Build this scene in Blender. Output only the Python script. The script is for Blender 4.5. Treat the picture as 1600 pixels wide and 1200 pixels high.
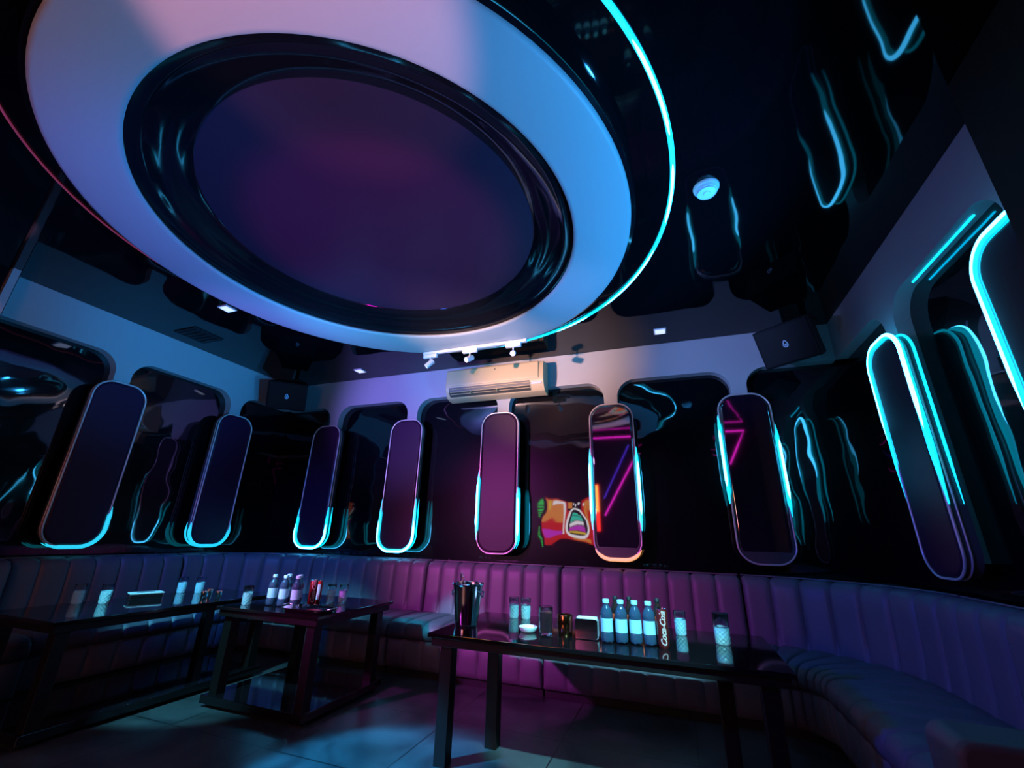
import bpy, bmesh, math, random
from mathutils import Vector, Matrix
random.seed(4)
PI = math.pi
C = bpy.context.scene.collection
for o in list(bpy.data.objects):
    bpy.data.objects.remove(o)

# ------------------------------------------------------------------ camera
sc = bpy.context.scene
cd = bpy.data.cameras.new('camera'); cam = bpy.data.objects.new('camera', cd); C.objects.link(cam)
cd.sensor_fit = 'HORIZONTAL'; cd.sensor_width = 36; cd.lens = 664.43/1600*36; cd.clip_start = .02
cr = Vector((0.93944362, 0.34184571, 0.02423217)); cu = Vector((0.09441198, -0.32613381, 0.94059721)); cf = Vector((-0.32944205, 0.88135024, 0.33865866))
cam.matrix_world = Matrix(((cr.x, cu.x, -cf.x, 0), (cr.y, cu.y, -cf.y, 0), (cr.z, cu.z, -cf.z, 1.2), (0, 0, 0, 1)))
sc.camera = cam

# ------------------------------------------------------------------ world, lights, exposure
w = bpy.data.worlds.new('world'); sc.world = w; w.use_nodes = True
w.node_tree.nodes['Background'].inputs[0].default_value = (.2, .3, 1, 1)
w.node_tree.nodes['Background'].inputs[1].default_value = 0.0
sc.view_settings.view_transform = 'Standard'; sc.view_settings.look = 'None'
sc.view_settings.exposure = 0; sc.view_settings.gamma = 1; sc.view_settings.use_curve_mapping = False

def spot(name, loc, target, power, color, deg, blend=.6, size=.08):
    l = bpy.data.lights.new(name, 'SPOT'); l.energy = power; l.color = color
    l.spot_size = math.radians(deg); l.spot_blend = blend; l.shadow_soft_size = size
    o = bpy.data.objects.new(name, l); C.objects.link(o); o.location = loc
    o.rotation_euler = (Vector(target)-Vector(loc)).to_track_quat('-Z', 'Y').to_euler()
    return o
# name, place, aim, power, colour, cone, blend, size
RIG = [  # unseen spots without fixtures, added to tint and brighten parts of the room
 ('fill_spot_magenta', (-4.1, -.9, 2.8), (-1.55, 4.4, .85), 1200, (1, 0.09, 1), 35, .9, .08),
 ('fill_spot_panels', (-4.0, -.9, 1.5), (-2.1, 4.6, 1.75), 430, (1, 0.36, 0.72), 36, 1, .08),
 ('fill_spot_pink', (-4.0, -.95, 1.8), (-1.25, 4.7, 3.1), 3700, (1, 0.55, 0.45), 19, 1, .06),
 ('fill_spot_violet', (-4.3, -.95, 2.0), (-3.3, 4.7, 2.85), 2300, (0.25, 0.2, 1), 28, 1, .06),
 ('fill_spot_blue_left', (1.2, 1.3, 1.3), (-5.4, 3.2, 3.15), 1200, (0, 0.34, 1), 25, 1, .06),
 ('fill_spot_blue_right', (-3.8, -.95, 1.6), (.65, 4.7, 3.15), 2500, (0.2, 0.36, 1), 16, 1, .06),
 ('fill_spot_ring_blue', (1.30, 2.5, .75), (-1.0, 2.5, 3.15), 860, (0.03, 0.38, 1), 80, .6, .1),
 ('fill_spot_ring_far', (-3.6, .4, 1.2), (-2.3, 3.75, 3.15), 750, (0.05, 0.55, 1), 40, 1, .1),
 ('fill_spot_ring_left', (-3.2, 1.5, .55), (-3.4, 1.8, 3.15), 190, (0.06, 0.16, 1), 80, .7, .1),
 ('fill_spot_ring_pink', (-.9, -.5, .8), (-1.22, .74, 3.15), 330, (1, 0.36, 0.45), 31, .5, .03),
 ('fill_spot_trim', (-3.5, .3, 2.5), (-5.30, 1.36, 2.9), 260, (1, .45, .85), 8, .6, .03),
 ('fill_spot_disc', (-1.75, 1.9, .6), (-1.9, 2.22, 3.31), 220, (1, 0, 0.6), 44, .4, .1),
 ('fill_spot_floor', (-3.6, .4, 3.1), (-1.72, 2.40, 0), 3800, (0.02, 0.44, 1), 16, .5, .05),
 ('fill_spot_sofa_left', (-3.7, .2, 3.0), (-4.6, 4.4, .8), 620, (0, 0.16, 1), 42, 1, .08),
 ('fill_spot_sofa_right', (-3.5, .3, 2.6), (1.35, 3.7, .7), 560, (0.02, 0.08, 1), 32, 1, .08),
 ('fill_spot_seat', (-3.3, .6, 2.6), (-2.25, 4.15, .45), 1300, (0.02, 0.7, 1), 9, .6, .05),
 ('fill_spot_right_wall', (-3.5, .5, 2.0), (1.64, 3.1, 3.1), 140, (0.02, 0.05, 1), 26, 1, .06),
 ('fill_spot_tables', (.3, 1.2, 2.6), (-.38, 2.88, .76), 1000, (0.22, 0.85, 1), 30, .4, .03),
 ('fill_spot_tables_left', (-3.2, .9, 2.6), (-3.6, 2.7, .75), 700, (0.12, 0.75, 1), 37, .4, .03),
]
for a in RIG: spot(*a)

# ------------------------------------------------------------------ materials
def mat(name, base=(.5, .5, .5), rough=.5, metal=0, spec=.5, trans=0, ior=1.45, emit=None, estr=0, wave=None, coat=0):
    m = bpy.data.materials.new(name); m.use_nodes = True
    nt = m.node_tree; b = nt.nodes['Principled BSDF']
    b.inputs['Base Color'].default_value = (*base, 1); b.inputs['Roughness'].default_value = rough
    b.inputs['Metallic'].default_value = metal; b.inputs['Specular IOR Level'].default_value = spec
    b.inputs['Transmission Weight'].default_value = trans; b.inputs['IOR'].default_value = ior
    b.inputs['Coat Weight'].default_value = coat
    if emit:
        b.inputs['Emission Color'].default_value = (*emit, 1); b.inputs['Emission Strength'].default_value = estr
    if wave:                                   # slight waviness of the sheet: (scale, strength, distance)
        tc = nt.nodes.new('ShaderNodeTexCoord'); n = nt.nodes.new('ShaderNodeTexNoise'); bp = nt.nodes.new('ShaderNodeBump')
        n.inputs['Scale'].default_value = wave[0]; n.inputs['Detail'].default_value = wave[3] if len(wave) > 3 else 1
        bp.inputs['Strength'].default_value = wave[1]; bp.inputs['Distance'].default_value = wave[2]
        nt.links.new(tc.outputs['Object'], n.inputs['Vector']); nt.links.new(n.outputs['Fac'], bp.inputs['Height'])
        nt.links.new(bp.outputs['Normal'], b.inputs['Normal'])
    return m
M = {}
M['black_gloss'] = mat('black_gloss', (.001, .0016, .003), .03, spec=.5, ior=1.75, wave=(2.6, .5, .012), coat=.1)
M['black_gloss'].node_tree.nodes['Principled BSDF'].inputs['Coat Roughness'].default_value = .33
M['ceiling_gloss'] = mat('ceiling_gloss', (.002, .002, .003), .04, spec=.4, wave=(2.0, .5, .012))
M['cone_gloss'] = mat('cone_gloss', (.004, .004, .006), .08, spec=.6, wave=(2, .3, .02))
M['white_paint'] = mat('white_paint', (.30, .30, .315), .55, wave=(40, .05, .002))
M['ring_white'] = mat('ring_white', (.33, .33, .345), .5)
M['matte_black'] = mat('matte_black', (.006, .006, .007), .6)
M['disc'] = mat('disc', (.02, .012, .03), .35, spec=.4)
M['leather'] = mat('leather', (.10, .085, .11), .5, wave=(55, .15, .004, 3))
M['piping'] = mat('piping', (.09, .08, .1), .3)
M['rim'] = mat('rim', (.62, .54, .55), .3, metal=.4)
M['pad'] = mat('pad', (.024, .0035, .024), .45, spec=.25)
M['mirror_pad'] = mat('mirror_pad', (.012, .006, .016), .04, spec=.8, ior=2.6)
M['pad_side'] = mat('pad_side', (.05, .05, .06), .3)
M['led_core'] = mat('led_core', (.5, 1, 1), .4, emit=(.05, .50, 1.0), estr=17)
M['led_tube'] = mat('led_tube', (.3, .9, 1), .4, emit=(.0, .62, .95), estr=1.5)
M['led_dim'] = mat('led_dim', (.3, .9, 1), .4, emit=(.01, .55, .75), estr=1.1)
M['led_red'] = mat('led_red', (.6, .1, .12), .4, emit=(.45, .05, .08), estr=.22)
M['led_reveal'] = mat('led_reveal', (.3, .9, 1), .4, emit=(.0, .5, .9), estr=6)
M['neon_pink'] = mat('neon_pink', (1, .3, .9), .4, emit=(1.0, .02, .7), estr=3)
M['rim_glow_amber'] = mat('rim_glow_amber', (1, .6, .35), .4, emit=(1.0, .42, .14), estr=1.0)  # emission stands in for a warm reflection on the rim, no real strip
M['neon_blue'] = mat('neon_blue', (.3, .3, 1), .4, emit=(.12, .04, 1.0), estr=2)
M['table_gloss'] = mat('table_gloss', (.006, .004, .005), .06, spec=.8)
M['table_wood'] = mat('table_wood', (.005, .003, .003), .4)
M['chrome'] = mat('chrome', (.85, .85, .87), .12, metal=1)
M['ac_white'] = mat('ac_white', (.40, .285, .16), .42)
M['ac_dark'] = mat('ac_dark', (.03, .025, .02), .5)
M['track_white'] = mat('track_white', (.6, .58, .6), .4)
M['lamp_face'] = mat('lamp_face', (.9, .9, .9), .4, emit=(.8, .85, 1), estr=.8)
M['detector'] = mat('detector', (.8, .78, .85), .5)
M['glass'] = mat('glass', (.93, .98, 1), .02, trans=1, ior=1.45)
M['cut_glass'] = mat('cut_glass', (.66, .94, 1), .16, trans=.6, ior=1.45, spec=.8)
M['water'] = mat('water', (.85, .95, 1), .02, trans=1, ior=1.33)
M['pet_dark'] = mat('pet_dark', (.03, .012, .01), .08, spec=.8)
M['label_blue'] = mat('label_blue', (.34, .52, .62), .45)
M['cap_blue'] = mat('cap_blue', (.36, .6, .68), .4)
M['label_red'] = mat('label_red', (.75, .06, .02), .4)
M['can_red'] = mat('can_red', (.16, .012, .012), .25, metal=.3)
M['can_bright_red'] = mat('can_bright_red', (.8, .02, .02), .3)
M['script_white'] = mat('script_white', (.62, .36, .32), .4)
M['paper'] = mat('paper', (.9, .9, .92), .7)
M['dark_drink'] = mat('dark_drink', (.10, .04, .05), .1, spec=.8)
M['speaker_black'] = mat('speaker_black', (.003, .003, .005), .55, spec=.2)
M['logo'] = mat('logo', (.7, .72, .95), .4)
M['purple_lacquer'] = mat('purple_lacquer', (.03, .01, .03), .4)
def scr(n, c, s): M[n] = mat(n, (0, 0, 0), .3, emit=c, estr=s)
scr('scr_red', (.8, .02, .015), 5.5); scr('scr_orange', (1, .32, .06), 5.5); scr('scr_white', (1, .92, 1), 7); scr('scr_dark', (.05, .0, .03), 1)
scr('scr_teal', (.05, .8, .6), 5.5); scr('scr_yellow', (1, .62, .05), 5.5); scr('scr_magenta', (.75, .05, .75), 5.5); scr('scr_green', (.02, .8, .12), 6)

def floor_mat():
    m = bpy.data.materials.new('floor_tiles'); m.use_nodes = True; nt = m.node_tree; b = nt.nodes['Principled BSDF']
    tc = nt.nodes.new('ShaderNodeTexCoord'); n = nt.nodes.new('ShaderNodeTexNoise'); r = nt.nodes.new('ShaderNodeValToRGB')
    br = nt.nodes.new('ShaderNodeTexBrick'); mx = nt.nodes.new('ShaderNodeMixRGB'); mx.blend_type = 'MULTIPLY'; mx.inputs[0].default_value = 1
    n.inputs['Scale'].default_value = 2.2; n.inputs['Detail'].default_value = 8; n.inputs['Distortion'].default_value = 1.2
    r.color_ramp.elements[0].color = (.018, .018, .021, 1); r.color_ramp.elements[1].color = (.10, .10, .105, 1)
    r.color_ramp.elements[0].position = .3; r.color_ramp.elements[1].position = .75
    br.offset = 0; br.inputs['Scale'].default_value = 1.25; br.inputs['Brick Width'].default_value = 1; br.inputs['Row Height'].default_value = 1
    br.inputs['Mortar Size'].default_value = .006; br.inputs['Color1'].default_value = (1, 1, 1, 1); br.inputs['Color2'].default_value = (.85, .85, .9, 1); br.inputs['Mortar'].default_value = (.15, .15, .15, 1)
    nt.links.new(tc.outputs['Object'], n.inputs['Vector']); nt.links.new(tc.outputs['Object'], br.inputs['Vector'])
    nt.links.new(n.outputs['Fac'], r.inputs[0]); nt.links.new(r.outputs[0], mx.inputs[1]); nt.links.new(br.outputs['Color'], mx.inputs[2])
    nt.links.new(mx.outputs[0], b.inputs['Base Color']); b.inputs['Roughness'].default_value = .32
    return m
M['floor'] = floor_mat()

# ------------------------------------------------------------------ mesh helpers
class MB:
    def __init__(self): self.v = []; self.f = []; self.mi = []; self.cur = 0
    def add(self, vs, fs):
        k = len(self.v); self.v += [tuple(p) for p in vs]
        for f in fs: self.f.append([i+k for i in f]); self.mi.append(self.cur)
    def box(self, c, s, rot=None):
        P = [Vector((x*s[0]/2, y*s[1]/2, z*s[2]/2)) for x in (-1, 1) for y in (-1, 1) for z in (-1, 1)]
        if rot is not None: P = [rot @ p for p in P]
        P = [p+Vector(c) for p in P]
        self.add(P, [(0, 1, 3, 2), (4, 6, 7, 5), (0, 4, 5, 1), (2, 3, 7, 6), (0, 2, 6, 4), (1, 5, 7, 3)])
    def tube(self, pts, r, closed=False, n=10, rfun=None):
        pts = [Vector(p) for p in pts]; m = len(pts); vs = []; prev = None
        for i, p in enumerate(pts):
            a = pts[(i-1) % m] if (closed or i > 0) else p; b = pts[(i+1) % m] if (closed or i < m-1) else p
            t = (b-a).normalized()
            if prev is None:
                ref = Vector((0, 0, 1)) if abs(t.z) < .9 else Vector((0, 1, 0)); nx = t.cross(ref).normalized()
            else: nx = (prev-t*prev.dot(t)).normalized()
            prev = nx; ny = t.cross(nx); rr = r if rfun is None else r*rfun(i/(m-1))
            for k in range(n):
                an = 2*PI*k/n; vs.append(p+(nx*math.cos(an)+ny*math.sin(an))*rr)
        fs = []
        for i in range(m if closed else m-1):
            j = (i+1) % m
            for k in range(n): fs.append((i*n+k, i*n+(k+1) % n, j*n+(k+1) % n, j*n+k))
        if not closed: fs.append(tuple(range(n))[::-1]); fs.append(tuple((m-1)*n+k for k in range(n)))
        self.add(vs, fs)
    def lathe(self, prof, n=32, c=(0, 0, 0), closed=False, rf=None, a0=0, a1=2*PI):
        full = abs(a1-a0-2*PI) < 1e-6; N = n if full else n+1; vs = []; m = len(prof)
        for k in range(N):
            an = a0+(a1-a0)*k/n
            for i, (r, z) in enumerate(prof):
                rr = r+(rf(an, z, r) if rf else 0)
                vs.append((c[0]+rr*math.cos(an), c[1]+rr*math.sin(an), c[2]+z))
        fs = []
        for k in range(n):
            k2 = (k+1) % N
            for i in range(m if closed else m-1):
                j = (i+1) % m; fs.append((k*m+i, k2*m+i, k2*m+j, k*m+j))
        self.add(vs, fs)
    def prism(self, poly, h0, h1, axis='y'):
        """poly of (u,v): axis y: u=x, v=z, extrude along y; axis x: u=y, v=z; axis z: u=x, v=y"""
        def P(u, v, h): return {'y': (u, h, v), 'x': (h, u, v), 'z': (u, v, h)}[axis]
        n = len(poly); vs = [P(u, v, h0) for u, v in poly]+[P(u, v, h1) for u, v in poly]
        fs = [tuple(range(n)), tuple(range(2*n-1, n-1, -1))]+[(i, n+i, n+(i+1) % n, (i+1) % n) for i in range(n)]
        self.add(vs, fs)
    def build(self, name, m, parent=None, smooth=40, bevel=0, loc=None, rot=None):
        me = bpy.data.meshes.new(name); me.from_pydata(self.v, [], self.f)
        ms = m if isinstance(m, (list, tuple)) else [m]
        for q in ms: me.materials.append(M[q])
        for p, i in zip(me.polygons, self.mi): p.material_index = i
        bm = bmesh.new(); bm.from_mesh(me); bmesh.ops.remove_doubles(bm, verts=bm.verts, dist=1e-6)
        bmesh.ops.recalc_face_normals(bm, faces=bm.faces); bm.to_mesh(me); bm.free()
        if smooth:
            for p in me.polygons: p.use_smooth = True
            me.set_sharp_from_angle(angle=math.radians(smooth))
        o = bpy.data.objects.new(name, me); C.objects.link(o)
        if parent: o.parent = parent
        if loc: o.location = loc
        if rot: o.rotation_euler = rot
        if bevel:
            b = o.modifiers.new('bevel', 'BEVEL'); b.width = bevel; b.segments = 3; b.limit_method = 'ANGLE'; b.harden_normals = False
        return o
def tag(o, label, cat, group=None):
    o['label'] = label; o['category'] = cat
    if group: o['group'] = group
    return o
def thing(name, label, cat, loc=(0, 0, 0), rz=0, group=None):
    o = bpy.data.objects.new(name, None); C.objects.link(o); o.location = loc; o.rotation_euler = (0, 0, rz)
    o.empty_display_size = .1
    return tag(o, label, cat, group)
def struct(o): o['kind'] = 'structure'; return o
def dup(root, loc, rz, label, group=None):
    r = root.copy(); C.objects.link(r); r.location = loc; r.rotation_euler = (0, 0, rz); r['label'] = label
    if group: r['group'] = group
    for ch in list(root.children):
        c = ch.copy(); C.objects.link(c); c.parent = r
        for g in list(ch.children):
            d = g.copy(); C.objects.link(d); d.parent = c
    return r
def rrect(w, h, r, n=8, cx=0, cz=0):
    """closed rounded rectangle outline, (u, v), counter-clockwise from bottom right"""
    P = []
    for (sx, sz, a) in ((1, -1, -90), (1, 1, 0), (-1, 1, 90), (-1, -1, 180)):
        for k in range(n+1):
            t = math.radians(a+90*k/n); P.append((cx+sx*(w/2-r)+r*math.cos(t), cz+sz*(h/2-r)+r*math.sin(t)))
    return P

# ------------------------------------------------------------------ room shell
YB, XL, XR, ZC, YF = 4.716, -5.388, 1.643, 3.320, -1.2
G = .10                                              # the black sheet sits this far behind the white frames
b = MB(); b.box(((XL+XR)/2, (YB+YF)/2, -.05), (XR-XL+.6, YB-YF+.6, .1)); struct(b.build('floor', 'floor', smooth=0))
b = MB(); b.box(((XL+XR)/2, (YB+YF)/2, ZC+.05), (XR-XL+.6, YB-YF+.6, .1)); struct(b.build('ceiling', 'ceiling_gloss', smooth=0))
def wall(name, c, s, m='black_gloss'): b = MB(); b.box(c, s); return struct(b.build(name, m, smooth=0))
wall('wall_back', ((XL+XR)/2, YB+G+.05, ZC/2), (XR-XL+.4, .1, ZC))
wall('wall_left', (XL-G-.05, (YB+YF)/2, ZC/2), (.1, YB-YF+.4, ZC))
wall('wall_right', (XR+G+.05, (YB+YF)/2, ZC/2), (.1, YB-YF+.4, ZC))
wall('wall_front', ((XL+XR)/2, YF-.05, ZC/2), (XR-XL+.4, .1, ZC), 'purple_lacquer')

ZB, ZS = 2.925, 1.12                                   # lower edge of the white band, foot of its stems
def facade(u0, u1, stems, sw=.15, r=.20, end0=True, end1=True):
    """outline of the white band with a stem (rounded at the shoulders) above every pill-shaped panel"""
    P = [(u0, ZC), (u1, ZC), (u1, ZB)]
    for s in sorted(stems, reverse=True):
        for k in range(9):                              # right shoulder: fillet centre (s+sw/2+r, ZB-r)
            t = math.radians(90+90*k/8); P.append((s+sw/2+r+r*math.cos(t), ZB-r+r*math.sin(t)))
        P += [(s+sw/2, ZS), (s-sw/2, ZS)]
        for k in range(9):
            t = math.radians(0+90*k/8); P.append((s-sw/2-r+r*math.cos(t), ZB-r+r*math.sin(t)))
    P.append((u0, ZB))
    return P
XB = [-1.870+1.312*k for k in (-2, -1, 0, 1, 2)]; YLs = [2.556, 3.866]; YRs = [3.62, 2.285]
b = MB(); b.prism(facade(XL, XR, XB), YB, YB+G, 'y'); struct(b.build('trim_1', 'white_paint', smooth=30))
b = MB(); b.prism(facade(1.56, YB, YLs), XL-G, XL, 'x'); struct(b.build('trim_2', 'white_paint', smooth=30))
b = MB(); b.prism(facade(1.9, YB, YRs), XR, XR+G, 'x'); struct(b.build('trim_3', 'white_paint', smooth=30))
# white reveal strip closing the left band, black pier closing the right one
b = MB(); b.box((XL+.02, 1.49, ZC/2), (.24, .05, ZC)); struct(b.build('trim_4', 'white_paint', smooth=0))
b = MB(); b.box((XL+.0, .2, ZC/2), (.2, 2.5, ZC)); struct(b.build('trim_5', 'black_gloss', smooth=0))
b = MB(); b.box((1.57, 1.60, ZC/2), (.24, .96, ZC)); struct(b.build('trim_6', 'matte_black', smooth=0))

# ------------------------------------------------------------------ pill-shaped light panels
PT, PB, PW, PD = 2.619, 1.024, .466, .09
PCZ, PH = (PT+PB)/2, PT-PB
def dense(P, step=.02):
    Q = []
    for i in range(len(P)):
        a = Vector(P[i]); c = Vector(P[(i+1) % len(P)]); n = max(1, int((c-a).length/step))
        for k in range(n): Q.append(tuple(a+(c-a)*k/n))
    return Q
PR = .165
def runs(path, pred):
    n = len(path); lit = [pred(u, v) for u, v in path]
    if all(lit): return [path+[path[0]]]
    if not any(lit): return []
    s = next(i for i in range(n) if lit[i] and not lit[i-1]); out = []; cur = []
    for k in range(n+1):
        i = (s+k) % n
        if k < n and lit[i]: cur.append(path[i])
        else:
            if len(cur) > 2: out.append(cur)
            cur = []
    return out
def pill(loc, rz, label, lit, dim=None, face='pad', tilt=0, amber=None):
    t = thing('wall_light_panel', label, 'wall panel', loc, rz, 'pill-shaped wall panels')
    out = rrect(PW, PH, PR, 10, 0, PCZ); inn = rrect(PW-.03, PH-.03, PR-.015, 10, 0, PCZ)
    b = MB(); n = len(out); b.prism(rrect(PW-.008, PH-.008, PR-.004, 10, 0, PCZ), -PD+.012, 0, 'y'); b.build('casing', 'pad_side', t, 50)
    b = MB()                                            # face panel with a softly domed edge
    rings = []
    for ins, dy in ((.012, -PD+.008), (.020, -PD-.002), (.032, -PD-.006)):
        rings.append([(u, dy+(v-PCZ)*tilt, v) for u, v in rrect(PW-2*ins, PH-2*ins, PR-ins, 10, 0, PCZ)])
    vs = [p for rg in rings for p in rg]; fs = [tuple(2*n+i for i in range(n))]
    for a in range(2):
        for i in range(n): fs.append((a*n+i, a*n+(i+1) % n, (a+1)*n+(i+1) % n, (a+1)*n+i))
    b.add(vs, fs); o = b.build('face_panel', face, t, 35)
    max(o.data.polygons, key=lambda p: p.area).use_smooth = False
    b = MB(); b.tube([(u, -PD, v) for u, v in out], .0085, True, 10); b.tube([(u, -PD+.035, v) for u, v in out], .006, True, 8); b.build('rim', 'rim', t, 60)
    path = dense(rrect(PW+.018, PH+.018, PR+.009, 10, 0, PCZ))
    for kind, pred in (('led_tube', lit), ('led_dim', dim), ('rim_glow_amber', amber)):
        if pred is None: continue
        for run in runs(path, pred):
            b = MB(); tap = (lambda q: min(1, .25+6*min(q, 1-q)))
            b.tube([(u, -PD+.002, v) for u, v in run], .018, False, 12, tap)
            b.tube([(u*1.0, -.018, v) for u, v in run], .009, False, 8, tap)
            o = b.build('led_strip', kind, t, 60); o['label'] = ('orange rim reflection imitated by a' if kind == 'rim_glow_amber' else 'cyan')+' glowing stretch of light strip'
            if kind == 'led_tube':
                m = len(run); k = max(2, m//6); core = run[k:m-k] if m > 8 else run
                b = MB(); b.tube([(u*1.03, -PD-.008, PCZ+(v-PCZ)*1.012) for u, v in core], .0135, False, 8, tap); b.build('led_core', 'led_core', o, 60)
    return t
YP = YB-.0
P3 = pill((XB[0], YP, 0), 0, 'narrowest pill-shaped panel at left end of back wall, cyan light in its foot', lambda u, v: v < 1.52)
P4 = pill((XB[1], YP, 0), 0, 'pill-shaped back wall panel left of air conditioner, cyan U of light at foot', lambda u, v: v < 1.62)
P5 = pill((XB[2], YP, 0), 0, 'magenta-tinted pill-shaped panel below the air conditioner', lambda u, v: (v < 1.95 and v > 1.14 and u < 0) or (1.08 < v < 1.75 and u > 0))
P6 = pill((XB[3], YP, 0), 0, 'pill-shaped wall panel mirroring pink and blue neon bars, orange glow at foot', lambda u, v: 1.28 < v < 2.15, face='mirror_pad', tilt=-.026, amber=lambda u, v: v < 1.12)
P7 = pill((XB[4], YP, 0), 0, 'pill-shaped panel at right end of back wall mirroring a pink angle', lambda u, v: (1.55 < v < 2.42 and u < 0) or (1.42 < v < 2.3 and u > 0), face='mirror_pad', tilt=-.026)
P1 = pill((XL, YLs[0], 0), PI/2, 'dark wide pill-shaped panel on left wall nearest the camera', None, lambda u, v: (v < 1.40 and u > .1) or (v < 1.06))
P2 = pill((XL, YLs[1], 0), PI/2, 'dark pill-shaped panel on left wall beside the room corner', None, lambda u, v: v < 1.28)
P8 = pill((XR, YRs[0], 0), -PI/2, 'tall leaning pill-shaped panel on right wall with cyan light along both sides', lambda u, v: v > 1.45)
P9 = pill((XR, YRs[1], 0), -PI/2, 'pill-shaped panel cut by the right edge with bright cyan bent light strip', lambda u, v: v > 1.2)

# cyan light line tucked in the reveal of the right-hand band
t = thing('reveal_light', 'cyan light line inside the white arch on right wall', 'light strip', (XR+.055, 2.9, 2.922))
b = MB(); b.tube([(0, y, 0) for y in (-.28, -.2, 0, .2, .4)], .006, n=8); b.build('light_line', 'led_reveal', t, 60)

# ------------------------------------------------------------------ ceiling ring
RC = (-1.875, 2.137); RS = (.012, -.045)   # the opening sits a little off the ring's centre
def shift(b, rmax=9):
    b.v = [(x+RS[0], y+RS[1], z) if x*x+y*y < rmax*rmax else (x, y, z) for x, y, z in b.v]
t = thing('ceiling_ring', 'big round white ceiling ring around a dark purple disc', 'ceiling ring', (RC[0], RC[1], 0))
b = MB(); b.lathe([(1.45, 3.19), (1.430, 3.178), (1.424, 3.164), (1.433, 3.152), (1.453, 3.148), (1.78, 3.148), (1.80, 3.153), (1.806, 3.165)], 128); shift(b, 1.6); b.build('white_face', 'ring_white', t, 60)
b = MB(); b.lathe([(1.806, 3.165), (1.83, 3.172), (1.836, 3.19), (1.836, 3.318)], 128); b.build('outer_edge', 'cone_gloss', t, 40)
b = MB(); b.lathe([(1.44, 3.185), (1.42, 3.20), (1.37, 3.205), (1.355, 3.212), (1.345, 3.225), (1.25, 3.268), (1.15, 3.300), (1.14, 3.312)], 128); shift(b); b.build('recess_cone', 'cone_gloss', t, 40)
b = MB(); b.lathe([(1.15, 3.31), (.8, 3.311), (.4, 3.311), (.001, 3.311)], 96); shift(b); b.build('disc', 'disc', t, 40)
t = thing('ring_light', 'thin light line circling the ceiling ring, cyan on its right', 'light strip', (-1.872, 2.16, 0))
def arc(a0, a1, r, z, n): return [(r*math.cos(math.radians(a0+(a1-a0)*k/n)), r*math.sin(math.radians(a0+(a1-a0)*k/n)), z) for k in range(n+1)]
b = MB(); b.tube(arc(-75, 100, 2.06, 3.313, 110), .015, n=8); o = b.build('cyan_strip', 'led_tube', t, 60); o['label'] = 'cyan glowing stretch of the line'
for a0, a1 in ((-70, -30), (-24, -6), (-2, 14), (20, 48), (52, 66)):
    b = MB(); b.tube(arc(a0, a1, 2.06, 3.302, 24), .0085, n=8, rfun=lambda q: min(1, .2+5*min(q, 1-q))); b.build('cyan_core', 'led_core', o, 60)
b = MB(); b.tube(arc(100, 285, 2.06, 3.313, 110), .0065, n=8); o = b.build('red_strip', 'led_red', t, 60); o['label'] = 'dim red stretch of the line'

# ------------------------------------------------------------------ ceiling fittings
def downlight(x, y, label):
    t = thing('downlight', label, 'ceiling light', (x, y, ZC), 0, 'square ceiling lights')
    b = MB(); b.box((0, 0, -.006), (.125, .125, .012)); b.build('frame', 'track_white', t, 0, .003)
    b = MB(); b.box((0, 0, -.0135), (.10, .10, .003)); b.build('diffuser', 'lamp_face', t, 0)
    return t
d0 = downlight(-3.9, 4.415, 'small square ceiling light left of the spotlight rail')
dup(d0, (.041, 4.379, ZC), 0, 'small square ceiling light right of the spotlight rail')
dup(d0, (-4.07, 2.57, ZC), 0, 'small square ceiling light near the left wall beside the ring')
t = thing('smoke_detector', 'round white smoke detector on black ceiling right of the ring', 'smoke detector', (.386, 2.397, ZC))
b = MB(); b.lathe([(.001, -.045), (.05, -.045), (.062, -.038), (.066, -.026), (.07, -.02), (.076, -.012), (.078, 0)], 40); b.build('body', 'detector', t, 35)
b = MB(); b.lathe([(.052, -.045), (.055, -.049), (.058, -.045)], 40); b.lathe([(.001, -.052), (.018, -.051), (.022, -.046)], 24); b.build('cover', 'detector', t, 35)
t = thing('ceiling_vent', 'dark square vent on the ceiling above the left wall', 'vent', (-4.99, 2.93, ZC))
b = MB(); b.box((0, 0, -.006), (.34, .34, .012)); b.build('frame', 'matte_black', t, 0, .003)
for k in range(5):
    b = MB(); b.box((0, -.12+.06*k, -.014), (.29, .03, .004), Matrix.Rotation(.35, 3, 'X')); b.build('slat', 'matte_black', t, 0)
# track with three spotlights
t = thing('track_rail', 'white spotlight rail under the far edge of the ceiling ring', 'track rail', (-1.885, 3.806, 3.13))
b = MB(); b.box((0, 0, 0), (1.21, .036, .03)); b.build('rail', 'track_white', t, 0, .003)
for u in (-.607, .607): b = MB(); b.box((u, 0, 0), (.012, .04, .034)); b.build('end_cap', 'track_white', t, 0, .003)
def spotlight(x, aim, label):
    t = thing('track_spotlight', label, 'spotlight', (x, 3.806, 3.115), 0, 'spotlights on the white rail')
    b = MB(); b.box((0, 0, -.022), (.17, .034, .040)); b.build('adapter', 'track_white', t, 0, .004)
    b = MB(); b.tube([(0, 0, -.04), (0, 0, -.085)], .008); b.build('stem', 'track_white', t)
    q = Vector(aim).normalized().to_track_quat('Z', 'Y').to_matrix()
    b = MB(); pr = [(.001, -.05), (.024, -.05), (.029, -.044), (.030, .055), (.027, .058), (.024, .05), (.001, .048)]
    b.lathe(pr, 28); b.v = [tuple(q @ Vector(p)+Vector((0, 0, -.11))) for p in b.v]
    hd = b.build('lamp_head', 'track_white', t, 40)
    b = MB(); b.lathe([(.001, .0495), (.022, .0495), (.022, .051), (.001, .0515)], 24); b.v = [tuple(q @ Vector(p)+Vector((0, 0, -.11))) for p in b.v]
    b.build('lens', 'lamp_face', hd, 40)
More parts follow.
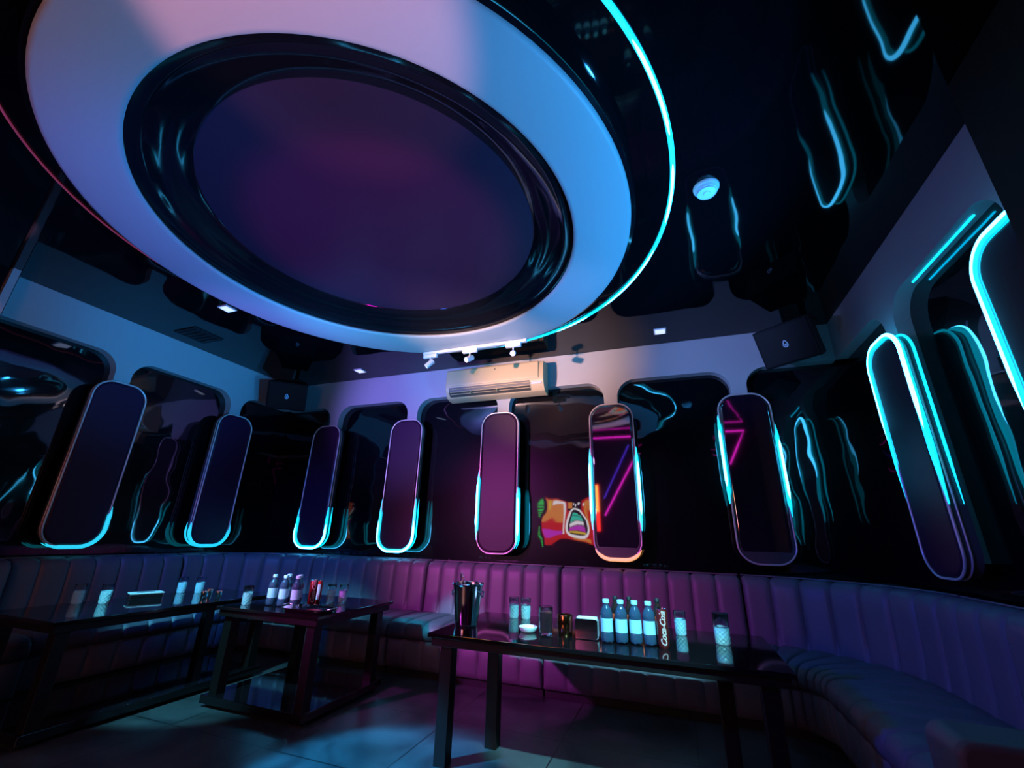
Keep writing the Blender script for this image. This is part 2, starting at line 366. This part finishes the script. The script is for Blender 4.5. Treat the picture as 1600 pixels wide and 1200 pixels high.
spotlight(-2.41, (-.62, -.3, -.72), 'white rail spotlight at the left end, tilted to the left')
spotlight(-1.92, (-.35, -.75, -.55), 'white rail spotlight in the middle of the rail')
spotlight(-1.42, (.25, -.85, -.45), 'white rail spotlight at the right end near the cyan line')

# corner loudspeakers
def speaker(loc, rz, label):
    t = thing('loudspeaker', label, 'loudspeaker', loc, rz, 'corner loudspeakers')
    tl = Matrix.Rotation(math.radians(24), 3, 'X')
    b = MB(); poly = [(-.25, -.15), (.25, -.15), (.17, .16), (-.17, .16)]
    b.prism(poly, -.19, .19, 'z'); b.v = [tuple(tl @ Vector(p)) for p in b.v]; b.build('cabinet', 'speaker_black', t, 0, .012)
    b = MB(); b.box((0, -.157, 0), (.46, .014, .35)); b.v = [tuple(tl @ Vector(p)) for p in b.v]; g = b.build('grille', 'speaker_black', t, 0, .01)
    b = MB(); b.tube([(.026*math.sin(a)*(.35+.65*(1-math.cos(a))/2), -.167, .032*math.cos(a)) for a in [2*PI*k/24 for k in range(24)]], .0045, True, 6)
    b.tube([(.006*math.sin(a), -.167, -.012+.009*math.cos(a)) for a in [2*PI*k/14 for k in range(14)]], .004, True, 6)
    b.v = [tuple(tl @ Vector(p)) for p in b.v]; o = b.build('badge', 'logo', g, 60); o['label'] = 'small pale teardrop badge'
    b = MB(); b.box((0, .26, .10), (.06, .26, .04)); b.box((0, .36, .21), (.05, .05, .23)); b.box((0, .36, .313), (.16, .16, .014)); b.build('bracket', 'matte_black', t, 0, .004)
speaker((1.20, 4.30, 3.00), math.radians(-38), 'black loudspeaker hung in the right back corner under the ceiling')
speaker((-4.92, 4.24, 3.00), math.radians(40), 'black loudspeaker hung in the left back corner under the ceiling')

# ------------------------------------------------------------------ air conditioner
t = thing('air_conditioner', 'cream wall-mounted split air conditioner on the white band', 'air conditioner', (-1.925, YB, 0))
x0, x1 = -.655, .635
prof = [(-.01, 3.205), (-.17, 3.20), (-.205, 3.185), (-.222, 3.14), (-.226, 3.02), (-.222, 2.955), (-.205, 2.90), (-.15, 2.835), (-.10, 2.82), (-.01, 2.815)]
b = MB(); b.prism(prof, x0, x1, 'x'); b.build('body', 'ac_white', t, 25, .006)
b = MB(); b.prism([(-.226, 3.19), (-.236, 3.17), (-.238, 3.0), (-.232, 2.972), (-.22, 2.975), (-.21, 3.185)], x0+.012, x1-.06, 'x'); b.build('front_panel', 'ac_white', t, 25, .004)
sl = math.atan2(-.065, .055)
b = MB(); b.prism([(-.227, 2.952), (-.210, 2.895), (-.166, 2.844), (-.158, 2.855), (-.198, 2.905), (-.214, 2.952)], x0+.05, x1-.17, 'x'); b.build('outlet', 'ac_dark', t, 0)
for k, (yy, zz) in enumerate(((-.220, 2.928), (-.206, 2.896), (-.188, 2.872))):
    b = MB(); b.box((-.06, yy-.004, zz), (1.06, .012, .006)); b.build('louver', 'ac_white', t, 0)
for xx in (-.3, .05):
    b = MB(); b.box((xx, -.2, 2.893), (.006, .022, .09), Matrix.Rotation(-.7, 3, 'X')); b.build('divider', 'ac_white', t, 0)
b = MB(); b.box((.545, -.212, 2.925), (.12, .02, .035), Matrix.Rotation(-.5, 3, 'X')); b.build('display', 'track_white', t, 0, .003)
b = MB(); b.tube([(0.02, -.236, 3.14), (0.02, -.2415, 3.14)], .008); b.build('sensor', 'ac_dark', t)

# ------------------------------------------------------------------ sofa
RB = 1.15
def straight(a, c, n):
    a = Vector(a); c = Vector(c); n = Vector(n); L = (c-a).length
    return L, (lambda s, d: a+(c-a)*(s/L)+n*d)
def bend(cx, cy, a0, a1):
    L = abs(math.radians(a1-a0))*(RB-.25)
    def f(s, d):
        an = math.radians(a0+(a1-a0)*s/L); return Vector((cx, cy))+Vector((math.cos(an), math.sin(an)))*(RB-d)
    return L, f
def channel_pad(b, L, f, prof, amp, nch, gap=.006, per=14):
    """closed profile loop of (d, z, weight) swept along the run, swollen between nch seams"""
    n = len(prof); nor = []
    cx = sum(p[0] for p in prof)/n; cz = sum(p[1] for p in prof)/n
    for i in range(n):
        t = Vector((prof[(i+1) % n][0]-prof[i-1][0], prof[(i+1) % n][1]-prof[i-1][1])); q = Vector((t.y, -t.x)).normalized()
        if q.dot(Vector((prof[i][0]-cx, prof[i][1]-cz))) < 0: q = -q
        nor.append(q)
    vs = []; m = nch*per+1
    for k in range(m):
        s = gap+(L-2*gap)*k/(m-1); ph = (k % per)/per if k < m-1 else 0
        x = abs(2*ph-1); bul = 1-x**6
        end = min(k, m-1-k)
        for i, (d, z, wt) in enumerate(prof):
            off = amp*wt*(bul-1)-(.012*wt if end == 0 else 0); p = f(s, d+nor[i].x*off); vs.append((p.x, p.y, z+nor[i].y*off))
    fs = [tuple(range(n)), tuple((m-1)*n+i for i in range(n))[::-1]]
    for k in range(m-1):
        for i in range(n): fs.append((k*n+i, k*n+(i+1) % n, (k+1)*n+(i+1) % n, (k+1)*n+i))
    b.add(vs, fs)
BACK = [(.03, .40, 0), (.03, .86, 0), (.045, .905, .5), (.08, .925, .8), (.14, .932, 1), (.19, .922, 1), (.222, .895, 1), (.238, .85, 1), (.243, .78, 1), (.247, .70, 1), (.252, .62, 1), (.258, .54, 1), (.266, .46, 1), (.268, .40, 0)]
SEAT = [(.24, .30, 0), (.24, .42, 0), (.28, .440, 1), (.38, .448, 1), (.50, .450, 1), (.62, .450, 1), (.74, .448, 1), (.81, .440, 1), (.855, .42, 1), (.878, .385, 1), (.88, .34, 1), (.865, .305, .6), (.84, .30, 0)]
BASE = [(.10, .06, 0), (.10, .298, 0), (.845, .298, .3), (.858, .27, 1), (.862, .19, 1), (.858, .11, 1), (.845, .07, .4), (.83, .06, 0)]
PLIN = [(.14, 0.001, 0), (.14, .062, 0), (.80, .062, 0), (.80, .001, 0)]
def sofa(label, run, nch, corner=None):
    L, f = run
    t = thing('sofa_section', label, 'sofa', (0, 0, 0), 0, 'sofa sections around the walls')
    p = f(L/2, .45); t.location = (p.x, p.y, 0); q = Vector((p.x, p.y))
    g = lambda s, d: f(s, d)-q
    b = MB(); channel_pad(b, L, g, BACK, .022, nch); b.build('backrest', 'leather', t, 70)
    b = MB(); channel_pad(b, L, g, SEAT, .020, nch); b.build('seat', 'leather', t, 70)
    b = MB(); channel_pad(b, L, g, BASE, .018, nch); b.build('base', 'leather', t, 70)
    b = MB(); channel_pad(b, L, g, PLIN, 0, nch, .01); b.build('plinth', 'matte_black', t, 40)
    m = nch*8
    b = MB(); b.tube([(*g(.01+(L-.02)*k/m, .085), .931) for k in range(m+1)], .007, n=8); b.build('piping', 'piping', t, 60)
    if corner:
        b = MB(); b.prism([(x-q.x, y-q.y) for x, y in corner], .3, .915, 'z'); b.build('corner_fill', 'matte_black', t, 0)
    return t
xs = [XL+RB, -2.63, -1.12, XR-RB]
sofa('sofa section at left of back wall below the two leftmost panels', straight((xs[0], YB), (xs[1], YB), (0, -1)), 8)
sofa('sofa section in the middle of back wall behind the ice bucket', straight((xs[1], YB), (xs[2], YB), (0, -1)), 8)
sofa('sofa section at right of back wall behind the row of bottles', straight((xs[2], YB), (xs[3], YB), (0, -1)), 8)
def cfill(sx, cx, cy):
    P = [(cx+sx*1.14, cy+1.14)]
    for k in range(9):
        an = math.radians(90*k/8); P.append((cx+sx*math.cos(an)*1.135, cy+math.sin(an)*1.135))
    return P
sofa('curved corner section of the sofa in the right back corner', bend(XR-RB, YB-RB, 90, 0), 7, cfill(1, XR-RB, YB-RB))
sofa('curved corner section of the sofa in the left back corner', bend(XL+RB, YB-RB, 180, 90), 7, cfill(-1, XL+RB, YB-RB))
rs = sofa('sofa section along the right wall ending in an armrest', straight((XR, YB-RB), (XR, 2.14), (-1, 0)), 7)
q = rs.location
b = MB(); b.prism(rrect(.90, .60, .05, 5, XR-.47-q.x, .36), 1.93-q.y, 2.135-q.y, 'y'); b.build('armrest', 'leather', rs, 30, .02)
sofa('dark sofa section along the left wall beside the corner section', straight((XL, 2.15), (XL, YB-RB), (1, 0)), 7)
sofa('dark sofa section at the far left edge, nearest the camera', straight((XL+.1, .75), (XL+.1, 2.14), (1, 0)), 7)

# ------------------------------------------------------------------ tables
def table(label, x0, x1, y0, y1, h, legs, shelf=False, lw=.075):
    t = thing('table', label, 'table', ((x0+x1)/2, (y0+y1)/2, 0), 0, 'black glossy tables')
    cx, cy = (x0+x1)/2, (y0+y1)/2
    b = MB(); b.box((0, 0, h-.011), (x1-x0, y1-y0, .022)); b.build('tabletop', 'table_gloss', t, 0, .003)
    b = MB(); b.box((0, 0, h-.045), (x1-x0-.04, y1-y0-.04, .046)); b.build('apron', 'table_wood', t, 0, .003)
    for lx, ly in legs:
        b = MB(); b.box((lx-cx, ly-cy, (h-.06)/2), (lw, lw, h-.06)); b.build('leg', 'table_wood', t, 0, .004)
    if shelf:
        b = MB(); b.box((0, 0, .05), (x1-x0-.04, y1-y0-.04, .05)); b.build('lower_shelf', 'table_gloss', t, 0, .004)
    return t
TZ = .65
table('black table in front of the back sofa holding bucket and bottles', -1.45, .45, 2.55, 3.42, TZ, [(-1.345, 2.64), (-1.17, 2.95), (.34, 2.64), (.17, 2.95)])
table('black table left of centre with a pointed lit corner', -3.36, -2.375, 2.65, 3.54, TZ, [(-3.27, 2.74), (-2.47, 2.74), (-3.27, 3.45), (-2.47, 3.45)], True)
table('black table at far left holding two pairs of tumblers', -4.36, -3.56, 1.78, 3.40, TZ, [(-4.28, 1.87), (-3.65, 1.87), (-4.28, 3.31), (-3.65, 3.31)], True)

# ------------------------------------------------------------------ tableware
def cutf(h0, h1, amp, n):
    return lambda an, z, r: (amp*(math.sin(n*an+z*260)+math.sin(n*an-z*260))*.5 if h0 < z < h1 and r > .02 else 0)
def tumbler(loc, label, group, r=.036, h=.135):
    t = thing('tumbler', label, 'glass', loc, 0, group)
    b = MB()
    outer = [(.001, 0), (r*.8, 0), (r*.86, .004)]+[(r*(.87+.08*k/14), .006+.078*k/14) for k in range(15)]
    b.lathe(outer+[(r*.96, .086), (r*.90, .088), (r*.78, .03), (.001, .026)], 48, rf=cutf(.008, .08, .0032, 9)); b.build('cut_base', 'cut_glass', t, 30)
    b = MB(); b.lathe([(r*.96, .0865), (r, h-.002), (r*.99, h), (r*.965, h-.002), (r*.91, .0885)], 40); b.build('wall', 'glass', t, 50)
    return t
g1 = tumbler((-1.165, 3.28, TZ), 'clear cut-base tumbler right of the ice bucket, left one of the pair', 'tumblers on the right table')
dup(g1, (-1.075, 3.28, TZ), .3, 'clear cut-base tumbler right of the ice bucket, right one of the pair')
dup(g1, (-.03, 3.22, TZ), .2, 'cut tumbler beside the upright red can on the bottle table')
g2 = tumbler((.195, 3.06, TZ), 'larger pale blue cut tumbler alone at the right end of the table', 'tumblers on the right table', .044, .16)
GL = 'tumblers on the left tables'
for x, y, l in ((-4.30, 2.24, 'tumbler at the far left end of the left table'), (-4.14, 2.33, 'second tumbler from the left on the left table'),
                (-4.29, 3.00, 'tumbler of the far pair on the left table, its left one'), (-4.17, 3.08, 'tumbler of the far pair on the left table, its right one'),
                (-3.235, 2.80, 'tumbler at the left end of the table left of centre'),
                (-2.80, 3.24, 'bright tumbler right of the red and white can, its left neighbour pair'), (-2.71, 3.28, 'rightmost bright tumbler on the table left of centre')):
    dup(g1 if x > -4 else g1, (x, y, TZ), random.random(), l.replace(', its left neighbour pair', ', nearest to the can'), GL)

def water_bottle(loc, label, group, s=1.0):
    t = thing('water_bottle', label, 'bottle', loc, 0, group); t.scale = (1.22, 1.22, 1)
    pr = [(.001, .003), (.02, .002), (.027, .006), (.029, .014), (.029, .05), (.0275, .055), (.0275, .125), (.029, .13), (.0285, .15), (.023, .172), (.0145, .188), (.0125, .194), (.0125, .205)]
    b = MB(); b.lathe(pr, 28, rf=lambda an, z, r: .0009*math.cos(6*an) if .01 < z < .05 else 0); b.build('bottle_body', 'pet_water', t, 45)
    b = MB(); b.lathe([(.0282, .056), (.0282, .124)], 28); b.build('label_band', 'label_blue', t, 45)
    b = MB(); b.lathe([(.001, .222), (.0135, .222), (.0155, .219), (.0155, .201), (.0145, .2005)], 24, rf=lambda an, z, r: .0004*math.cos(20*an) if r > .014 else 0); b.build('cap', 'cap_blue', t, 40)
    return t
M['pet_water'] = mat('pet_water', (.05, .09, .16), .06, trans=.45, ior=1.33, spec=.9)
def cola_bottle(loc, label, group):
    t = thing('soft_drink_bottle', label, 'bottle', loc, 0, group)
    pr = [(.001, .003), (.022, .002), (.028, .008), (.029, .02), (.026, .06), (.0285, .10), (.0285, .14), (.022, .175), (.013, .20), (.0125, .215)]
    b = MB(); b.lathe(pr, 28); b.build('bottle_body', 'pet_dark', t, 50)
    b = MB(); b.lathe([(.029, .102), (.0293, .12), (.029, .138)], 28); b.build('label_band', 'label_red', t, 50)
    b = MB(); b.lathe([(.001, .23), (.013, .23), (.015, .227), (.015, .211), (.014, .2105)], 24); b.build('cap', 'matte_black', t, 40)
    return t
wb = None
for i, (x, y, l) in enumerate(((-.425, 2.80, 'water bottle first from the left in the right table row'), (-.345, 2.815, 'water bottle second from the left in the right table row'),
                               (-.268, 2.83, 'water bottle third from the left in the right table row'), (-.192, 2.835, 'water bottle nearest the red can in the right table row'))):
    if wb is None: wb = water_bottle((x, y, TZ), l, 'water bottles with pale blue caps')
    else: dup(wb, (x, y, TZ), .4*i, l)
for i, (x, y, l) in enumerate(((-3.06, 2.87, 'water bottle at the left end of the bottle cluster on the left-centre table'), (-3.00, 2.955, 'water bottle second from left in the cluster left of centre'),
                               (-2.945, 2.87, 'water bottle in the middle of the cluster left of centre'), (-2.89, 2.96, 'water bottle fourth from left in the cluster left of centre'), (-2.83, 2.88, 'water bottle at the right end of the cluster beside the dark can'))):
    dup(wb, (x, y, TZ), .4*i, l)
cb = None
for i, (x, y, l) in enumerate(((-.385, 2.90, 'dark soft drink bottle showing between the first two water bottles'), (-.305, 2.91, 'dark soft drink bottle showing behind second and third water bottles'), (-.145, 2.92, 'dark soft drink bottle showing between last water bottle and red can'))):
    if cb is None: cb = cola_bottle((x, y, TZ), l, 'dark bottles behind the water bottles')
    else: dup(cb, (x, y, TZ), 0, l)

def script_text(txt, size, r, z0, parent, m, ang):
    cu_ = bpy.data.curves.new('lettering', 'FONT'); cu_.body = txt; cu_.size = size; cu_.shear = .35; cu_.extrude = 0; cu_.space_character = .92; cu_.offset = .0012
    o = bpy.data.objects.new('lettering', cu_); C.objects.link(o); bpy.context.view_layer.update()
    me = bpy.data.meshes.new_from_object(o.evaluated_get(bpy.context.evaluated_depsgraph_get()))
    bpy.data.objects.remove(o); bm = bmesh.new(); bm.from_mesh(me)
    bmesh.ops.triangulate(bm, faces=bm.faces); bmesh.ops.subdivide_edges(bm, edges=[e for e in bm.edges if e.calc_length() > .01], cuts=1)
    x0 = min(v.co.x for v in bm.verts); y0 = min(v.co.y for v in bm.verts); y1 = max(v.co.y for v in bm.verts)
    for v in bm.verts:                                  # text runs up the can, letter tops to the left
        a = ang-(v.co.y-(y0+y1)/2)/r; rr = r+.0007; v.co = (rr*math.cos(a), rr*math.sin(a), z0+v.co.x-x0)
    bm.to_mesh(me); bm.free(); me.materials.clear(); me.materials.append(M[m])
    q = bpy.data.objects.new('lettering', me); C.objects.link(q); q.parent = parent; return q
def can(loc, label, m, h=.195, r=.031, text=True, facing=None):
    t = thing('drink_can', label, 'drink can', loc, 0)
    b = MB(); b.lathe([(.001, .006), (r*.7, .004), (r*.74, .0), (r*.80, .003), (r, .014), (r, h-.016), (r*.86, h-.003)], 36); bd = b.build('can_body', m, t, 40)
    b = MB(); b.lathe([(r*.86, h-.003), (r*.87, h), (r*.82, h), (r*.78, h-.006), (.001, h-.006)], 36); b.box((0, -.006, h-.004), (.012, .02, .002)); b.build('can_lid', 'chrome', t, 40)
    if text:
        ang = math.atan2(-loc[1], -loc[0])+.1; o = script_text('Coca-Cola', .042, r, .018, bd, 'script_white', ang); o['label'] = 'slanted pale script running up the can'
    return t
can((-.12, 2.80, TZ), 'tall dark red can with vertical white script on the right table', 'can_red')
can((-2.825, 3.05, TZ), 'dark red can with script beside the left-centre bottle cluster', 'can_red', .18)
t = can((-2.90, 3.19, TZ), 'bright red can with white front on the left-centre table', 'can_bright_red', .16, .030, False)
b = MB(); b.lathe([(.0306, .02), (.0306, .135)], 24, a0=-1.75, a1=-.25); b.build('label_band', 'paper', t, 40)

# ice bucket with tongs
t = thing('ice_bucket', 'tall chrome ice bucket on the left end of the bottle table', 'ice bucket', (-1.345, 2.86, TZ))
b = MB(); b.lathe([(.001, .0), (.066, .0), (.072, .006), (.074, .014), (.098, .235), (.101, .243), (.106, .248), (.103, .254), (.096, .25), (.07, .02), (.001, .016)], 56); b.build('bucket_body', 'chrome', t, 35)
for s in (-1, 1):
    b = MB(); b.tube([(s*(.094+.002), .022*math.cos(a)-.0, .20+.0) if False else (s*(.098+.012*math.sin(a)), .0+.026*math.cos(a), .205-.030*math.sin(a)) for a in [PI*k/12 for k in range(13)]], .0045, n=8)
    b.lathe([(.001, .0), (.009, .002), (.010, .008), (.001, .012)], 14, (s*.098, .026, .198)); b.lathe([(.001, .0), (.009, .002), (.010, .008), (.001, .012)], 14, (s*.098, -.026, .198)); b.build('handle', 'chrome', t, 50)
t = thing('ice_tongs', 'chrome ice tongs sticking out of the ice bucket', 'tongs', (-1.365, 2.86, TZ+.02))
for s in (-1, 1):
    b = MB(); b.tube([(.03+.006*s, .0, .01), (.0+.022*s, 0, .12), (-.02+.018*s, .0, .22), (-.035+.003*s, 0, .285)], .004, n=8); b.build('tong_arm', 'chrome', t, 50)
b = MB(); b.tube([(-.032, 0, .283), (-.036, 0, .290), (-.040, 0, .285)], .006, n=8); b.build('hinge', 'chrome', t, 50)

# other small things on the right table
t = thing('ashtray', 'small white oval ashtray beside the pair of tumblers', 'ashtray', (-.92, 2.86, TZ))
b = MB(); b.lathe([(.001, .0), (.035, .0), (.05, .01), (.058, .03), (.054, .032), (.045, .014), (.001, .010)], 36); b.build('dish', 'paper', t, 40)
b = MB(); b.box((0.0, -.05, .031), (.014, .012, .004)); b.build('rest', 'paper', t, 0)
t = thing('drink_glass', 'straight glass of dark drink right of the white ashtray', 'glass', (-.80, 2.84, TZ))
b = MB(); b.lathe([(.001, 0), (.038, 0), (.041, .004), (.043, .15), (.0425, .152), (.0405, .15), (.0385, .014), (.001, .012)], 40); b.build('wall', 'glass', t, 40)
b = MB(); b.lathe([(.001, .0135), (.038, .0145), (.0395, .118), (.001, .119)], 36); b.build('drink', 'dark_drink', t, 40)
t = thing('snack_cup', 'dark brown metal cup with orange gleam left of the napkin holder', 'cup', (-.68, 2.84, TZ))
b = MB(); b.lathe([(.001, 0), (.040, 0), (.043, .004), (.046, .115), (.045, .117), (.042, .114), (.039, .01), (.001, .008)], 40)
M['can_bronze'] = mat('can_bronze', (.55, .22, .10), .15, metal=1)
b.build('cup_wall', 'can_bronze', t, 40)
t = thing('napkin_holder', 'chrome napkin holder left of the row of water bottles', 'napkin holder', (-.545, 2.83, TZ))
for yy in (-.03, .03):
    b = MB(); b.prism(rrect(.13, .10, .012, 4, 0, .058), yy-.0015, yy+.0015, 'y'); b.build('side_plate', 'chrome', t, 30)
b = MB(); b.box((0, 0, .006), (.13, .063, .006)); b.build('bottom_plate', 'chrome', t, 0, .001)
n = MB()
for k in range(8): n.box((random.uniform(-.004, .004), -.021+.006*k, .062+random.uniform(-.002, .004)), (.112, .0035, .103))
o = n.build('paper_napkins', 'paper', loc=(-.545, 2.83, TZ)); tag(o, 'white paper napkins standing in the chrome holder', 'napkins'); o['kind'] = 'stuff'

# serving dishes
t = thing('serving_tray', 'shallow chrome tray on the near edge of the left-centre table', 'tray', (-2.60, 2.80, TZ))
b = MB(); P0 = rrect(.34, .16, .05, 6); P1 = rrect(.38, .20, .06, 6); k = len(P0)
vs = [(u, v, .004) for u, v in P0]+[(u, v, .024) for u, v in P1]+[(u*1.04, v*1.06, .026) for u, v in P1]+[(u*1.03, v*1.05, .022) for u, v in P1]+[(u*1.02, v*1.02, .0) for u, v in P0]
fs = [tuple(range(k))]+[(a*k+i, a*k+(i+1) % k, (a+1)*k+(i+1) % k, (a+1)*k+i) for a in range(4) for i in range(k)]+[tuple(4*k+i for i in range(k))]
b.add(vs, fs); b.build('tray_body', 'chrome', t, 50)
for s in (-1, 1):
    b = MB(); b.tube([(s*.2, -.035, .026), (s*.225, -.03, .032), (s*.23, 0, .034), (s*.225, .03, .032), (s*.2, .035, .026)], .005, n=8); b.build('handle', 'chrome', t, 50)
t = thing('tissue_box', 'low chrome tissue box between the two tumbler pairs at left', 'tissue box', (-4.15, 2.62, TZ), 1.2)
b = MB(); b.box((0, 0, .022), (.22, .12, .044)); b.build('box_body', 'chrome', t, 0, .008)
b = MB(); b.box((0, 0, .047), (.225, .125, .008)); b.build('lid', 'track_white', t, 0, .004)
b = MB(); b.prism(rrect(.12, .022, .01, 5), .0505, .0525, 'z'); b.build('slot', 'matte_black', t, 0)
for i, (x, y, l) in enumerate(((-3.80, 2.86, 'tiny chrome shot cup beside the far tumbler pair'), (-3.72, 2.93, 'tiny chrome shot cup nearest the left-centre table'), (-3.90, 2.98, 'tiny chrome shot cup farthest back on the left table'))):
    b = MB(); b.lathe([(.001, 0), (.019, 0), (.021, .003), (.025, .055), (.0235, .055), (.019, .006), (.001, .005)], 24)
    tag(b.build('shot_cup', 'chrome', None, 40, loc=(x, y, TZ)), l, 'cup', 'tiny cups on the left table')

# ------------------------------------------------------------------ the wall behind the camera (seen in the mirrors)
t = thing('television', 'wall television showing a red scene, seen mirrored in the black wall', 'television', (-2.34, YF+.03, 1.60))
b = MB(); b.box((0, .025, 0), (1.50, .05, 1.10)); b.build('housing', 'matte_black', t, 0, .008)
s = MB(); names = ['scr_red', 'scr_orange', 'scr_white', 'scr_dark', 'scr_teal', 'scr_yellow', 'scr_magenta']
def q(c, poly, lay): s.cur = names.index(c); s.add([(u, .0515+.0012*lay, v) for u, v in poly], [tuple(range(len(poly)))])
def rect(c, u0, u1, v0, v1, lay, sk=0): q(c, [(u0, v0), (u1, v0), (u1+sk, v1), (u0+sk, v1)], lay)
def ell(c, cx, cz, rx, rz, lay): q(c, [(cx+rx*math.cos(2*PI*k/36), cz+rz*math.sin(2*PI*k/36)) for k in range(36)], lay)
rect('scr_red', -.72, .72, -.52, .52, 0); rect('scr_dark', -.25, .35, .2, .52, 1)
rect('scr_orange', -.72, -.30, .02, .50, 1); rect('scr_yellow', -.66, -.56, .3, .5, 2); rect('scr_white', -.5, -.30, .42, .48, 2); rect('scr_white', -.30, -.26, -.35, .5, 2, -.03); rect('scr_orange', -.22, .0, .28, .5, 2)
for k, u in enumerate((.08, .17, .26, .42)): ell('scr_white', u, .42-.05*(k % 2), .025, .05, 3)
rect('scr_magenta', -.70, -.32, -.36, -.20, 2); rect('scr_orange', .44, .70, -.1, .5, 1); rect('scr_red', .5, .6, -.2, .5, 2); rect('scr_orange', .1, .5, -.5, -.42, 2)
ell('scr_white', .12, -.08, .34, .37, 3); ell('scr_dark', .14, -.06, .25, .29, 4)
for k, c in enumerate(('scr_teal', 'scr_teal', 'scr_white', 'scr_magenta', 'scr_yellow')):
    z = .12-.085*k; rect(c, -.02 if k else .03, .30 if k else .22, z-.055, z, 5)
    for j in range(5): ell(c, .03+.06*j, z-.055, .03, .018, 5)
s.build('screen', names, t, 0)
t = thing('level_meter', 'green dotted level meter beside the mirrored television', 'level meter', (-3.17, YF+.03, 1.58))
b = MB(); b.box((0, .02, 0), (.10, .04, 1.15)); b.build('housing', 'matte_black', t, 0, .004)
for z0, z1 in ((.20, .52), (-.55, -.10)):
    b = MB(); z = z0
    while z < z1: b.box((0, .043, z), (.06, .006, .03)); z += .055
    b.build('green_lights', 'scr_green', t, 0)
def neon(label, m, paths, r=.013):
    t = thing('neon_tube', label, 'neon sign', (paths[0][0][0], YF+.03, paths[0][0][1]))
    o0 = paths[0][0]
    for p in paths:
        b = MB(); b.tube([(x-o0[0], .07, z-o0[1]) for x, z in p], r, n=10); b.build('tube', m, t, 40)
        for x, z in (p[0], p[-1]):
            b = MB(); b.tube([(x-o0[0], .0, z-o0[1]), (x-o0[0], .062, z-o0[1])], .01, n=8); b.build('holder', 'matte_black', t, 40)
neon('pink neon bar and slanting line, seen mirrored in the panel with blue bars', 'neon_pink', [[(-1.70, 3.22), (-.70, 3.22)], [(-.74, 2.72), (-1.5, 1.42)]])
neon('blue neon slanting line mirrored beside the pink one', 'neon_blue', [[(-.86, 3.02), (-1.50, 1.80)]], .010)
neon('pink neon angle seen mirrored in the right end panel', 'neon_pink', [[(1.0, 3.22), (1.60, 3.22), (1.42, 2.86), (1.24, 2.5)]])
